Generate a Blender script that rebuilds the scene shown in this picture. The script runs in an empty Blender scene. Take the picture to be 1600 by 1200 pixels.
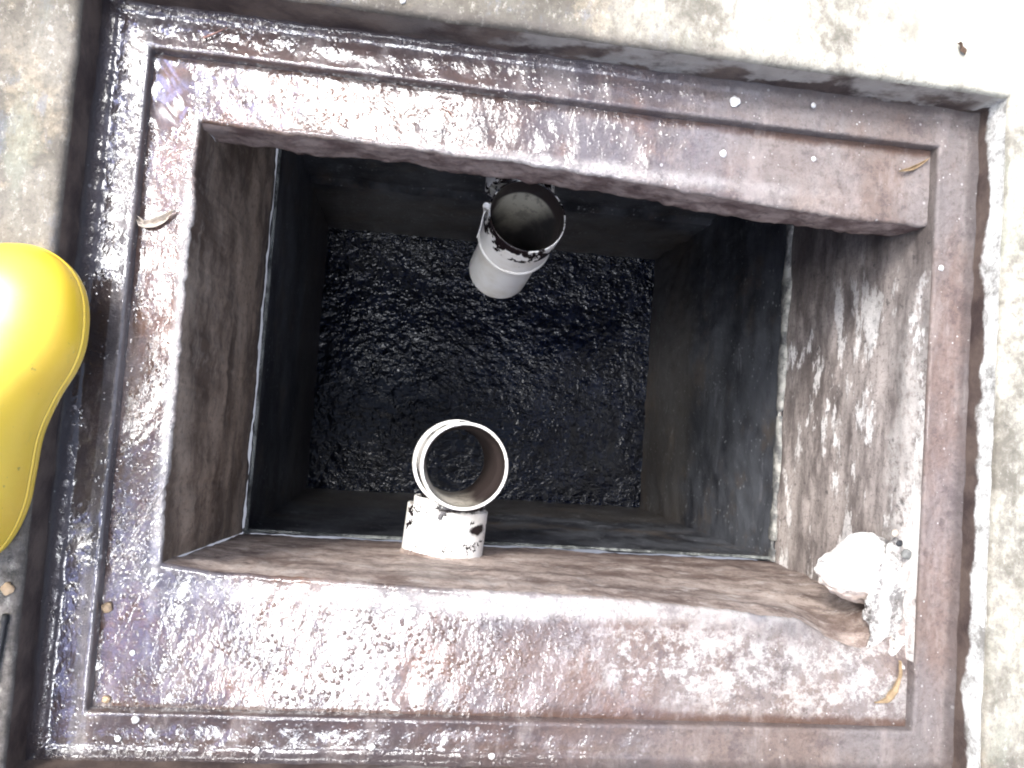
import bpy, bmesh, math, random
from mathutils import Vector, Matrix, Euler, noise
R = math.radians
S = bpy.context.scene
C = S.collection
random.seed(7)

# ------------------------------------------------------------------ camera
CAM_H = 1.08
cam = bpy.data.cameras.new('camera'); camo = bpy.data.objects.new('camera', cam); C.objects.link(camo)
camo.location = (0, 0, CAM_H); camo.rotation_euler = (0.0414, -0.1315, 0.0727)
cam.sensor_width = 36.0; cam.lens = 36.0 * 1248.95 / 1600.0
cam.clip_start = 0.02; cam.clip_end = 500
S.camera = camo

# ------------------------------------------------------------------ light
S.view_settings.view_transform = 'Standard'; S.view_settings.look = 'None'
S.view_settings.gamma = 1.0; S.view_settings.exposure = 1.2
S.cycles.filter_width = 2.0

def pix_dir(u, v):
    d = Vector(((u-800)/1248.95, -(v-600)/1248.95, -1)).normalized()
    return Euler((0.0414, -0.1315, 0.0727)).to_matrix() @ d
def mirror_dir(u, v):
    d = pix_dir(u, v); return Vector((d.x, d.y, -d.z))

SUN_DIR = Vector((-.49, .45, .75)).normalized()
sun_el = math.asin(SUN_DIR.z); sun_az = math.atan2(SUN_DIR.x, SUN_DIR.y)
sl = bpy.data.lights.new('sun', 'SUN'); sl.energy = 2.3; sl.angle = R(16); sl.color = (1.0, 0.965, 0.92)
so = bpy.data.objects.new('sun', sl); C.objects.link(so)
so.rotation_euler = SUN_DIR.to_track_quat('Z', 'Y').to_euler()

W = bpy.data.worlds.new('World'); S.world = W; W.use_nodes = True
nt = W.node_tree; nt.nodes.clear()
def WN(t, **k):
    n = nt.nodes.new(t)
    for a, b in k.items(): setattr(n, a, b)
    return n
wo = WN('ShaderNodeOutputWorld'); bg = WN('ShaderNodeBackground'); bg.inputs[1].default_value = 0.11
sky = WN('ShaderNodeTexSky', sky_type='NISHITA', sun_disc=False)
sky.sun_elevation = sun_el; sky.sun_rotation = sun_az
wtc = WN('ShaderNodeTexCoord')
wn = WN('ShaderNodeTexNoise'); wn.inputs['Scale'].default_value = 3.2; wn.inputs['Detail'].default_value = 7; wn.inputs['Roughness'].default_value = .6
nt.links.new(wtc.outputs['Generated'], wn.inputs['Vector'])
def wm(op, a, b=None, clamp=False):
    n = WN('ShaderNodeMath', operation=op, use_clamp=clamp)
    for i, x in enumerate((a, b)):
        if x is None: continue
        if isinstance(x, (int, float)): n.inputs[i].default_value = x
        else: nt.links.new(x, n.inputs[i])
    return n.outputs[0]
def glare_patch(u, v, half_deg, gain, soft=.5, nz=.035):
    """one bright sky patch added for glare, centred on the direction mirrored by pixel direction"""
    d = mirror_dir(u, v)
    dp = WN('ShaderNodeVectorMath', operation='DOT_PRODUCT'); nt.links.new(wtc.outputs['Generated'], dp.inputs[0]); dp.inputs[1].default_value = d
    ang = wm('ARCCOSINE', wm('MINIMUM', dp.outputs['Value'], .99999))
    a2 = wm('ADD', ang, wm('MULTIPLY', wm('SUBTRACT', wn.outputs['Fac'], .5), -nz*4))
    mr = WN('ShaderNodeMapRange', interpolation_type='SMOOTHSTEP'); nt.links.new(a2, mr.inputs[0])
    mr.inputs[1].default_value = R(half_deg*(1+soft)); mr.inputs[2].default_value = R(half_deg*(1-soft))
    mr.inputs[3].default_value = 0; mr.inputs[4].default_value = gain
    return mr.outputs[0]
tot = None  # patches put into the sky for glare on the wet rim and boot
for c, tint in [((540, 145, 4.8, 210, .75), (1, .98, .96)), ((530, 1000, 4.4, 170, .85), (.95, .97, 1)), ((400, 1165, 2.4, 140, .7), (.85, .92, 1)), ((440, 100, 2.6, 100, .7), (.85, .9, 1)), ((-10, 520, 7, 200, .8), (1, .99, .96)), ((730, 215, 2.6, 120, .8), (1, .98, .95)),
          ((800, 1010, 5.5, 20, .9), (.85, .84, 1)), ((110, 1010, 5.5, 19, .8), (.46, .50, 1)), ((290, 110, 3, 40, .6), (.45, .5, 1)), ((1150, 200, 6, 10, .9), (.8, .8, 1)), ((170, 330, 5, 12, .9), (.6, .65, 1))]:
    x = WN('ShaderNodeVectorMath', operation='SCALE'); x.inputs[0].default_value = tint; nt.links.new(glare_patch(*c), x.inputs['Scale']); x = x.outputs[0]
    if tot is None: tot = x
    else:
        y = WN('ShaderNodeVectorMath', operation='ADD'); nt.links.new(tot, y.inputs[0]); nt.links.new(x, y.inputs[1]); tot = y.outputs[0]
# thin overcast veil over the blue
veil = WN('ShaderNodeMix', data_type='RGBA'); 
mrv = WN('ShaderNodeMapRange'); nt.links.new(wn.outputs['Fac'], mrv.inputs[0]); mrv.inputs[1].default_value = .35; mrv.inputs[2].default_value = .7; mrv.inputs[3].default_value = .15; mrv.inputs[4].default_value = .6
nt.links.new(mrv.outputs[0], veil.inputs['Factor']); nt.links.new(sky.outputs[0], veil.inputs[6]); veil.inputs[7].default_value = (3.9, 4.1, 4.9, 1)
addc = WN('ShaderNodeVectorMath', operation='ADD'); nt.links.new(veil.outputs[2], addc.inputs[0]); nt.links.new(tot, addc.inputs[1])
nt.links.new(addc.outputs[0], bg.inputs[0]); nt.links.new(bg.outputs[0], wo.inputs[0])

LX0, LX1, LY0, LY1 = -.368, .7524, -.3958, .4572       # rim of the ledge
# ------------------------------------------------------------------ material kit
class M:
    def __init__(s, name):
        s.m = bpy.data.materials.new(name); s.m.use_nodes = True; s.t = s.m.node_tree; s.t.nodes.clear()
        s.out = s.n('ShaderNodeOutputMaterial'); s.b = s.n('ShaderNodeBsdfPrincipled'); s.l(s.b.outputs[0], s.out.inputs[0])
        s.geo = s.n('ShaderNodeNewGeometry'); s.P = s.geo.outputs['Position']
        sx = s.n('ShaderNodeSeparateXYZ'); s.l(s.P, sx.inputs[0]); s.X, s.Y, s.Z = sx.outputs
    def n(s, t, **k):
        x = s.t.nodes.new(t)
        for a, b in k.items(): setattr(x, a, b)
        return x
    def l(s, a, b): s.t.links.new(a, b)
    def put(s, sock, v):
        if isinstance(v, (int, float)): sock.default_value = v
        elif isinstance(v, tuple): sock.default_value = v + (1,) if len(v) == 3 and sock.type == 'RGBA' else v
        else: s.l(v, sock)
    def math(s, op, a, b=0.0, c=None, clamp=False):
        x = s.n('ShaderNodeMath', operation=op, use_clamp=clamp); s.put(x.inputs[0], a); s.put(x.inputs[1], b)
        if c is not None: s.put(x.inputs[2], c)
        return x.outputs[0]
    def scaled(s, sc, off=(0, 0, 0)):
        x = s.n('ShaderNodeMapping'); s.l(s.P, x.inputs[0]); x.inputs['Scale'].default_value = sc; x.inputs['Location'].default_value = off; return x.outputs[0]
    def noise(s, scale, detail=4, rough=.55, vec=None, dist=0.0, typ=None):
        x = s.n('ShaderNodeTexNoise'); s.l(vec or s.P, x.inputs['Vector']); x.inputs['Scale'].default_value = scale
        x.inputs['Detail'].default_value = detail; x.inputs['Roughness'].default_value = rough; x.inputs['Distortion'].default_value = dist
        return x.outputs['Fac']
    def vor(s, scale, vec=None, feat='F1', rnd=1.0):
        x = s.n('ShaderNodeTexVoronoi', feature=feat); s.l(vec or s.P, x.inputs['Vector']); x.inputs['Scale'].default_value = scale; x.inputs['Randomness'].default_value = rnd
        return x.outputs['Distance']
    def rng(s, v, a, b, c=0.0, d=1.0, smooth=True):
        x = s.n('ShaderNodeMapRange', interpolation_type='SMOOTHSTEP' if smooth else 'LINEAR'); s.put(x.inputs[0], v)
        for i, q in enumerate((a, b, c, d)): s.put(x.inputs[i+1], q)
        return x.outputs[0]
    def mix(s, f, a, b, blend='MIX'):
        x = s.n('ShaderNodeMix', data_type='RGBA', blend_type=blend); s.put(x.inputs[0], f); s.put(x.inputs[6], a); s.put(x.inputs[7], b); return x.outputs[2]
    def fmix(s, f, a, b):
        x = s.n('ShaderNodeMix', data_type='FLOAT'); s.put(x.inputs[0], f); s.put(x.inputs[2], a); s.put(x.inputs[3], b); return x.outputs[0]
    def stain(s, cx, cy, rx, ry, soft=.5, wob=.5, nscale=9, cz=None, rz=1.0):
        """stain of irregular outline lying at a place on the surface: 1 inside, 0 outside"""
        dx = s.math('DIVIDE', s.math('SUBTRACT', s.X, cx), rx); dy = s.math('DIVIDE', s.math('SUBTRACT', s.Y, cy), ry)
        d2 = s.math('ADD', s.math('MULTIPLY', dx, dx), s.math('MULTIPLY', dy, dy))
        if cz is not None:
            dz = s.math('DIVIDE', s.math('SUBTRACT', s.Z, cz), rz); d2 = s.math('ADD', d2, s.math('MULTIPLY', dz, dz))
        d = s.math('SQRT', d2)
        d = s.math('ADD', d, s.math('MULTIPLY', s.math('SUBTRACT', s.noise(nscale, 6, .65), .5), wob*4))
        return s.rng(d, 1+soft, 1-soft)
    def bump(s, h, strength, dist, prev=None):
        x = s.n('ShaderNodeBump'); x.inputs['Strength'].default_value = strength; x.inputs['Distance'].default_value = dist
        s.put(x.inputs['Height'], h)
        if prev is not None: s.l(prev, x.inputs['Normal'])
        return x.outputs[0]
    def done(s, col, rough, nrm=None, spec=.5, coat=None, coat_rough=.05, coat_nrm=None, metal=0.0, cior=1.45):
        s.put(s.b.inputs['Base Color'], col); s.put(s.b.inputs['Roughness'], rough); s.put(s.b.inputs['Specular IOR Level'], spec)
        s.put(s.b.inputs['Metallic'], metal)
        if nrm is not None: s.l(nrm, s.b.inputs['Normal'])
        if coat is not None:
            s.put(s.b.inputs['Coat Weight'], coat); s.put(s.b.inputs['Coat Roughness'], coat_rough); s.b.inputs['Coat IOR'].default_value = cior
            if coat_nrm is not None: s.l(coat_nrm, s.b.inputs['Coat Normal'])
        return s.m

def wet_concrete(name, ledge=False):
    """brown-purple slimy cement: wet film at the left, drying and lime-crusted at the right"""
    m = M(name)
    base = m.mix(m.rng(m.noise(5.5, 6, .62), .35, .68), (.080, .040, .024), (.20, .115, .080))
    base = m.mix(m.rng(m.noise(2.3, 4, .6, m.scaled((1, 1, 1), (3, 7, 0))), .42, .62), base, (.105, .088, .100))      # violet slime
    base = m.mix(m.math('MULTIPLY', m.rng(m.noise(9, 5, .7, m.scaled((1, 1, 1), (9, 1, 0))), .50, .66), .65), base, (.19, .085, .05))  # rust
    dark = m.rng(m.noise(14, 7, .7, m.scaled((1, 1, 1), (1, 5, 2))), .50, .68)
    base = m.mix(m.math('MULTIPLY', dark, .75), base, (.03, .022, .024))
    # drier, paler right half
    dry = m.rng(m.math('ADD', m.X, m.math('MULTIPLY', m.noise(3, 4, .6), .5)), .30, .95)
    pale = m.mix(m.rng(m.noise(8, 6, .7), .38, .66), (.17, .135, .130), (.33, .275, .255))
    pale = m.mix(m.math('MULTIPLY', m.rng(m.noise(4.5, 5, .65, m.scaled((1, 1, 1), (2, 2, 8))), .47, .63), .8), pale, (.17, .105, .092))
    pale = m.mix(m.math('MULTIPLY', m.rng(m.noise(20, 6, .75, m.scaled((1, 1, 1), (5, 2, 0))), .54, .7), .7), pale, (.09, .075, .08))
    col = m.mix(m.math('MULTIPLY', dry, .78 if not ledge else .5), base, pale)
    if ledge:
        col = m.mix(m.math('MULTIPLY', m.rng(m.X, .1, .6), .5), col, m.mix(m.noise(7, 5, .7), (.11, .085, .085), (.25, .20, .19)))
        strip = m.math('MULTIPLY', m.rng(m.X, -.389, -.386), m.rng(m.X, -.366, -.368))
        col = m.mix(m.rng(m.X, .5, -.1, .25, .62), col, (.040, .028, .034))
        # darker at the far left, reddish patches at right
        col = m.mix(m.math('MULTIPLY', m.stain(-.41, .0, .045, .55, .4, .25, 7), .75), col, (.025, .015, .014))
        col = m.mix(m.math('MULTIPLY', strip, m.rng(m.noise(4, 3, .6), .3, .6, .3, .8)), col, (.13, .12, .125))
        col = m.mix(m.math('MULTIPLY', m.stain(.785, .0, .03, .30, .6, .35, 8), .45), col, (.21, .12, .115))
    else:
        lime = m.stain(.58, -.335, .17, .055, .35, .42, 17)
        lime2 = m.stain(.44, -.31, .16, .05, .5, .5, 26)
        lime3 = m.stain(.70, -.30, .06, .09, .45, .45, 14)
        rim = m.stain(.24, -.245, .40, .016, .7, .5, 22)
        rimt = m.math('MULTIPLY', m.stain(.20, .372, .30, .010, .7, .6, 20), .7)
        liml = m.stain(-.3075, .06, .007, .27, .7, .6, 16)
        k = m.rng(m.noise(30, 9, .8), .46, .55)
        allm = m.math('MAXIMUM', m.math('MULTIPLY', m.math('MAXIMUM', m.math('MAXIMUM', lime, lime2), lime3), k), m.math('MULTIPLY', m.math('MAXIMUM', rim, rimt), .75))
        allm = m.math('MAXIMUM', allm, m.math('MULTIPLY', liml, .8))
        col = m.mix(allm, col, (.62, .58, .55))
        col = m.mix(m.math('MULTIPLY', m.stain(-.335, .12, .02, .3, .6, .4, 8), .4), col, (.20, .10, .08))
        grey = m.stain(.52, -.245, .014, .014, .3, .12, 30)
        col = m.mix(grey, col, (.13, .13, .16))
    zone = m.rng(m.X, .1, .6)
    hue = m.rng(m.noise(5.5, 6, .7, m.scaled((1, .6, 1), (12, 2, 0))), .40, .62)
    col = m.mix(m.math('MULTIPLY', zone, .5), col, m.mix(hue, (.21, .155, .125), (.245, .23, .225)))
    grit = m.rng(m.noise(95, 7, .85), .50, .60)
    col = m.mix(m.math('MULTIPLY', grit, .38), col, (.06, .045, .042))
    tiny = m.rng(m.math('ADD', m.vor(85), m.math('MULTIPLY', m.noise(14, 3, .6), .34)), .255, .22)
    col = m.mix(m.math('MULTIPLY', tiny, .8), col, (.62, .60, .58))
    if not ledge:
        g1 = m.math('MINIMUM', m.math('MINIMUM', m.math('SUBTRACT', m.Y, LY0), m.math('SUBTRACT', LY1, m.Y)), m.math('SUBTRACT', m.X, LX0))
        g1 = m.math('ADD', g1, m.math('MULTIPLY', m.math('SUBTRACT', m.noise(35, 5, .7), .5), .02))
        col = m.mix(m.rng(g1, .016, .006, 0, .8), col, (.085, .040, .024))
    grain = m.rng(m.noise(150, 6, .8), .35, .68)
    col = m.mix(m.math('MULTIPLY', grain, .45), col, m.mix(.5, col, (.01, .008, .01)))
    smear = m.rng(m.noise(20, 6, .72, m.scaled((1, .35, 1), (8, 8, 0))), .50, .64)
    col = m.mix(m.math('MULTIPLY', smear, .35), col, (.34, .29, .27))
    blot = m.rng(m.noise(11, 7, .75, m.scaled((1, 1, 1), (0, 8, 3))), .53, .63)
    col = m.mix(m.math('MULTIPLY', blot, .45), col, (.055, .04, .045))
    vv = m.vor(34); spk = m.rng(m.math('ADD', vv, m.math('MULTIPLY', m.noise(9, 3, .6), .32)), .235, .205)
    col = m.mix(m.math('MULTIPLY', spk, .6), col, (.44, .42, .41))
    # wetness
    wet = m.rng(m.math('ADD', dry, m.math('MULTIPLY', m.math('SUBTRACT', m.noise(6, 5, .6, m.scaled((1, 1, 1), (4, 4, 4))), .5), 1.3)), 1.0, .35)
    film = m.noise(100, 3, .55, m.scaled((1.25, .8, 1)), .8)
    film2 = m.noise(190, 2, .5)
    drop = m.rng(m.vor(120), .42, .08)
    dropm = m.math('MULTIPLY', drop, m.rng(m.noise(26, 3, .6), .46, .58))
    h = m.math('ADD', m.math('ADD', film, m.math('MULTIPLY', film2, .30)), m.math('MULTIPLY', dropm, 1.1))
    if ledge:
        ex = m.math('MAXIMUM', m.math('SUBTRACT', m.math('ABSOLUTE', m.math('SUBTRACT', m.X, .192)), .560), m.math('SUBTRACT', m.math('ABSOLUTE', m.math('SUBTRACT', m.Y, .031)), .4265))
        ex = m.math('ADD', ex, m.math('MULTIPLY', m.math('SUBTRACT', m.noise(30, 4, .6), .5), .02))
        wet = m.math('MULTIPLY', wet, m.rng(ex, .040, .055, 1.0, .25))
        col = m.mix(m.rng(ex, .040, .056, 0, .6), col, (.035, .026, .026))
    puddle = m.stain(-.345, .405, .03, .05, .3, .12, 9)
    h = m.math('MULTIPLY', h, m.math('SUBTRACT', 1.0, m.math('MULTIPLY', puddle, .93)))
    cn = m.bump(h, 1.0, .00062)
    big = m.bump(m.noise(30, 6, .7), .8, .004, m.bump(m.noise(160, 5, .75), 1.0, .0030))
    rough = m.rng(m.noise(22, 4, .6), .3, .7, .42, .7)
    return m.done(col, rough, big, .35, m.math('MULTIPLY', wet, .97), m.rng(m.noise(12, 3, .5), .3, .7, .03, .12), cn, cior=1.75)

def wall_mat(name, kind):
    m = M(name)
    V = m.scaled((1, .42, .8)); V2 = m.scaled((1, .22, 1), (4, 2, 1))
    if kind == 'left':
        col = m.mix(m.rng(m.noise(13, 6, .65, V), .36, .66), (.12, .083, .062), (.40, .31, .24))
        col = m.mix(m.math('MULTIPLY', m.rng(m.noise(100, 7, .8), .50, .62), .5), col, (.06, .04, .03))
        col = m.mix(m.math('MULTIPLY', m.rng(m.noise(22, 5, .7, V2), .55, .68), .7), col, (.38, .31, .25))
        col = m.mix(m.math('MULTIPLY', m.rng(m.noise(9, 5, .6, V2), .52, .68), .8), col, (.05, .032, .026))
        col = m.mix(m.math('MULTIPLY', m.rng(m.noise(60, 6, .75), .52, .68), .5), col, (.36, .30, .25))
        rr = .6; coat = .25
    elif kind == 'right':
        VR = m.scaled((1.6, .5, 1.6))
        col = m.mix(m.rng(m.noise(9, 9, .75, VR), .38, .62), (.15, .125, .115), (.43, .375, .345))
        blo = m.math('MULTIPLY', m.rng(m.noise(11, 7, .72, m.scaled((1.5, .55, 1.5), (4, 2, 1))), .55, .59), m.rng(m.Y, .40, .18))
        col = m.mix(m.math('MULTIPLY', blo, .85), col, (.80, .77, .74))
        col = m.mix(m.math('MULTIPLY', m.rng(m.noise(120, 5, .8), .50, .66), .6), col, (.07, .06, .06))
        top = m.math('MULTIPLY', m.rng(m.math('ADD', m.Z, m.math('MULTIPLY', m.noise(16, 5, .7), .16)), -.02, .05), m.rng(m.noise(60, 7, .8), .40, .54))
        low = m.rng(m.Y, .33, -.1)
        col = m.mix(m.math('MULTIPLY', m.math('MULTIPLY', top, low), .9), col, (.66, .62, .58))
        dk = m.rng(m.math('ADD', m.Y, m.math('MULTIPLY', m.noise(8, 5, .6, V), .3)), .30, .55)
        col = m.mix(m.math('MULTIPLY', dk, .6), col, (.045, .035, .033))  # shade under the slab painted over the far end of the wall
        col = m.mix(m.math('MULTIPLY', m.rng(m.noise(45, 5, .7), .60, .68), .6), col, (.02, .02, .022))
        rr = .6; coat = .3
    elif kind == 'bottom':
        col = m.mix(m.rng(m.noise(15, 9, .75, m.scaled((.5, 1, 1))), .38, .62), (.15, .105, .088), (.46, .375, .325))
        col = m.mix(m.math('MULTIPLY', m.rng(m.noise(90, 7, .8), .50, .62), .5), col, (.09, .06, .05))
        col = m.mix(m.math('MULTIPLY', m.rng(m.noise(30, 7, .78, m.scaled((.6, 1, 1.2))), .52, .66), .6), col, (.60, .54, .50))
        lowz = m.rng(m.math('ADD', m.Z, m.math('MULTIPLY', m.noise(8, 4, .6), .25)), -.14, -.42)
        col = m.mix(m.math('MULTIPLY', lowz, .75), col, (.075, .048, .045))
        rr = .7; coat = .1
    elif kind == 'top':
        col = m.mix(m.rng(m.noise(22, 7, .7), .36, .66), (.13, .085, .078), (.36, .28, .25))
        col = m.mix(m.math('MULTIPLY', m.rng(m.noise(40, 5, .7), .56, .68), .6), col, (.04, .025, .025))
        rr = .75; coat = .1
    elif kind == 'low':
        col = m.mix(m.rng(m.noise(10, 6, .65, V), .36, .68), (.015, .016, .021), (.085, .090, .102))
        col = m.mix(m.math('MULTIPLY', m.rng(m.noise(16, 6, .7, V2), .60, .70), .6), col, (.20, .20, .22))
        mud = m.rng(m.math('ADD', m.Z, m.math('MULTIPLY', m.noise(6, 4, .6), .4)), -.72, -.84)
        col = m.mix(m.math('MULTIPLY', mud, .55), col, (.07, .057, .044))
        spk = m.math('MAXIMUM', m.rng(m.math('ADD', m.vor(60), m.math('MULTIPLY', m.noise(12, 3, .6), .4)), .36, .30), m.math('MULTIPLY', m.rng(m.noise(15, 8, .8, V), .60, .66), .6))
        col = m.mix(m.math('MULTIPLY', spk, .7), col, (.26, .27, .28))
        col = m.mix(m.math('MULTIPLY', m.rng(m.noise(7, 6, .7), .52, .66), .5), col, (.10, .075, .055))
        rr = .5; coat = .5
    elif kind == 'kerb':       # the face between pavement and ledge: wet dark foot, dry grey blotches
        ht = m.math('ADD', m.Z, m.math('MULTIPLY', m.math('SUBTRACT', m.noise(9, 5, .6), .5), m.rng(m.X, .79, .81, .16, .07)))
        col = m.mix(m.rng(m.noise(14, 6, .65), .36, .66), (.045, .030, .028), (.13, .095, .078))
        side = m.rng(m.X, -.15, .25)
        bl = m.rng(m.noise(8, 5, .6, m.scaled((1, 1, 1.2), (2, 5, 0))), .40, .52)
        dry = m.math('MULTIPLY', m.math('MULTIPLY', m.rng(m.math('SUBTRACT', ht, m.rng(m.X, .79, .81, 0, .016)), .008, .016), side), m.math('MAXIMUM', bl, m.rng(m.X, .775, .80)))
        
        col = m.mix(dry, col, m.mix(m.rng(m.X, .79, .81), m.mix(m.noise(25, 5, .7), (.24, .21, .185), (.46, .43, .40)), m.mix(m.rng(m.noise(22, 8, .8), .36, .58), (.26, .25, .23), (.80, .79, .76))))
        rr = .6; coat = .3
    n1 = m.bump(m.noise(34, 7, .75, V if kind == 'left' else None), .8, .0022 if kind in ('left', 'right') else .0035, m.bump(m.noise(150, 5, .7), .7, .0015))
    cn = m.bump(m.noise(110, 4, .6), .8, .0014)
    return m.done(col, rr, n1, .35, coat, .16, cn)

def pavement_mat():
    m = M('pavement_concrete')
    col = m.mix(m.rng(m.noise(4.5, 8, .66), .34, .66), (.07, .060, .047), (.21, .185, .15))
    col = m.mix(m.math('MULTIPLY', m.rng(m.noise(11, 7, .75), .50, .60), .6), col, (.34, .28, .20))
    col = m.mix(m.math('MULTIPLY', m.rng(m.noise(16, 7, .75, m.scaled((1, .5, 1), (1, 9, 0))), .54, .64), .6), col, (.16, .17, .20))
    col = m.mix(m.math('MULTIPLY', m.rng(m.noise(130, 6, .8), .48, .66), .55), col, (.07, .06, .05))
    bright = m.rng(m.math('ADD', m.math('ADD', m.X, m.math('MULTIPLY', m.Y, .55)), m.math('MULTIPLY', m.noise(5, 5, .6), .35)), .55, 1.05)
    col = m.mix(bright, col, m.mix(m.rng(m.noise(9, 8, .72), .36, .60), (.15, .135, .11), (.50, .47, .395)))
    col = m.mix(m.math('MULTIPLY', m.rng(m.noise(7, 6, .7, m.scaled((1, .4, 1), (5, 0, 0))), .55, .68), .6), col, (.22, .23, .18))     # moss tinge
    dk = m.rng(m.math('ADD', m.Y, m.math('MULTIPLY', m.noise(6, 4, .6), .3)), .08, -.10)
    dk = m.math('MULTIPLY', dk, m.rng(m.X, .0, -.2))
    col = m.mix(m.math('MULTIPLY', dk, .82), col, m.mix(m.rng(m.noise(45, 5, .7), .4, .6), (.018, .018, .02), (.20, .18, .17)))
    col = m.mix(m.math('MULTIPLY', m.rng(m.noise(60, 5, .8), .60, .68), .6), col, (.09, .08, .07))
    frn = m.noise(75, 8, .85, m.scaled((1, .6, 1), (3, 3, 3)))
    col = m.mix(m.math('MULTIPLY', m.rng(frn, .50, .60), .5), col, (.12, .105, .085))
    col = m.mix(m.math('MULTIPLY', m.rng(frn, .46, .38), .35), col, (.60, .57, .50))
    glow = m.stain(.92, .66, .22, .13, .7, .3, 7)  # overexposed glow of the upper right corner painted into the colour
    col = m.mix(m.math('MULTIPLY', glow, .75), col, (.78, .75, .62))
    # damp dirty margin round the pit
    ex = m.math('SUBTRACT', m.math('ABSOLUTE', m.math('SUBTRACT', m.X, .190)), .622); ey = m.math('SUBTRACT', m.math('ABSOLUTE', m.math('SUBTRACT', m.Y, .032)), .487)
    e = m.math('ADD', m.math('MAXIMUM', ex, ey), m.math('MULTIPLY', m.math('SUBTRACT', m.noise(16, 6, .7), .5), .05))
    col = m.mix(m.math('MULTIPLY', m.rng(e, .016, .0), m.rng(m.X, .7, .2, .15, .55)), col, (.10, .085, .075))
    n1 = m.bump(m.noise(40, 7, .75), .8, .004, m.bump(m.noise(220, 4, .7), .8, .0012))
    wet = m.rng(m.noise(7, 5, .6, m.scaled((1, 1, 1), (7, 3, 1))), .50, .62)
    return m.done(col, .72, n1, .35, m.math('MULTIPLY', wet, .25), .25, m.bump(m.noise(150, 4, .6), .7, .002))

def sludge_mat():
    m = M('black_sludge')
    col = m.mix(m.rng(m.noise(18, 6, .7), .4, .7), (.001, .0016, .005), (.0045, .007, .018))
    amp = m.rng(m.noise(5, 5, .6), .36, .64, .40, .85)
    strip = m.math('MAXIMUM', m.rng(m.Y, .44, .52), m.rng(m.X, .63, .69)); amp = m.math('MAXIMUM', amp, strip)
    h = m.math('ADD', m.noise(42, 3, .5, m.scaled((1, 1.35, 1)), .9), m.math('MULTIPLY', m.noise(85, 2, .5, None, .7), .5))
    gl = m.math('MULTIPLY', m.rng(m.vor(75), .45, .05), m.rng(m.noise(14, 3, .7), .46, .58))
    h = m.math('ADD', h, m.math('MULTIPLY', gl, .30))
    n1 = m.bump(m.math('MULTIPLY', h, amp), 1.0, .0046)
    return m.done(col, .5, n1, .0, .62, .015, n1, cior=1.42)

def pvc_mat(name, stained=.5, grey=False):
    m = M(name)
    col = (.80, .78, .75) if not grey else (.76, .75, .73)
    col = m.mix(m.rng(m.noise(14, 5, .6), .4, .75), col, (.60, .56, .49))
    mud = m.rng(m.noise(24, 6, .7, m.scaled((1, 1, .75))), .66-.22*stained, .69-.22*stained)
    if name == 'white_pvc_stained': mud = m.math('MAXIMUM', mud, m.math('MAXIMUM', m.stain(.135, -.185, .014, .010, .3, .5, 50), m.stain(.118, -.150, .045, .007, .4, .5, 60)))
    col = m.mix(mud, col, (.014, .009, .010))
    n1 = m.bump(m.math('ADD', m.math('MULTIPLY', m.noise(60, 5, .6), .4), mud), .5, .0012)
    return m.done(col, m.fmix(mud, .34, .25), n1, .45)

# ------------------------------------------------------------------ mesh kit
def link(name, bm, mat=None, parent=None, smooth=True):
    me = bpy.data.meshes.new(name); bmesh.ops.recalc_face_normals(bm, faces=bm.faces) if False else None
    bm.to_mesh(me); bm.free()
    o = bpy.data.objects.new(name, me); C.objects.link(o)
    if mat: me.materials.append(mat)
    if smooth:
        for p in me.polygons: p.use_smooth = True
    if parent: o.parent = parent
    return o
def tag(o, label=None, cat=None, group=None, kind=None):
    for k, v in (('label', label), ('category', cat), ('group', group), ('kind', kind)):
        if v: o[k] = v
    return o
def empty(name, loc, label, cat, group=None):
    o = bpy.data.objects.new(name, None); C.objects.link(o); o.location = loc; o.empty_display_size = .05
    return tag(o, label, cat, group)
def patch(bm, fn, us, vs, flip=False):
    g = [[bm.verts.new(fn(u, v)) for v in vs] for u in us]
    for i in range(len(us)-1):
        for j in range(len(vs)-1):
            q = (g[i][j], g[i+1][j], g[i+1][j+1], g[i][j+1])
            bm.faces.new(q[::-1] if flip else q)
    return g
def lin(a, b, n): return [a+(b-a)*i/n for i in range(n+1)]
def fb(x, y, z=0.0, s=1.0, o=4): return noise.fractal(Vector((x*s, y*s, z*s)), 1.0, 2.0, o)
def lerp(a, b, t): return a+(b-a)*t
def interp(pts, x):
    if x <= pts[0][0]: return pts[0][1]
    for (x0, y0), (x1, y1) in zip(pts, pts[1:]):
        if x <= x1: return y0+(y1-y0)*(x-x0)/(x1-x0)
    return pts[-1][1]

# ------------------------------------------------------------------ dimensions (metres)
AX0, AX1, AY0, AY1 = -.4302, .8125, -.4547, .5150      # foot of the kerb face
PZ, DZ = .0676, -.0174                                  # pavement level, seat level
ZS, ZT, ZW = -.456, -.1065, -1.386                      # mortar band, underside of slab, sludge
WX0, WX1, WY0, WY1 = -.281, .753, -.235, .574           # chamber walls
ZB = -1.50

mat_seat = wet_concrete('slimy_wet_concrete'); mat_ledge = wet_concrete('wet_ledge_concrete', True)
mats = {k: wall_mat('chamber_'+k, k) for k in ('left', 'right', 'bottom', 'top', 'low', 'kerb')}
mat_pave = pavement_mat(); mat_sludge = sludge_mat()

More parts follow.
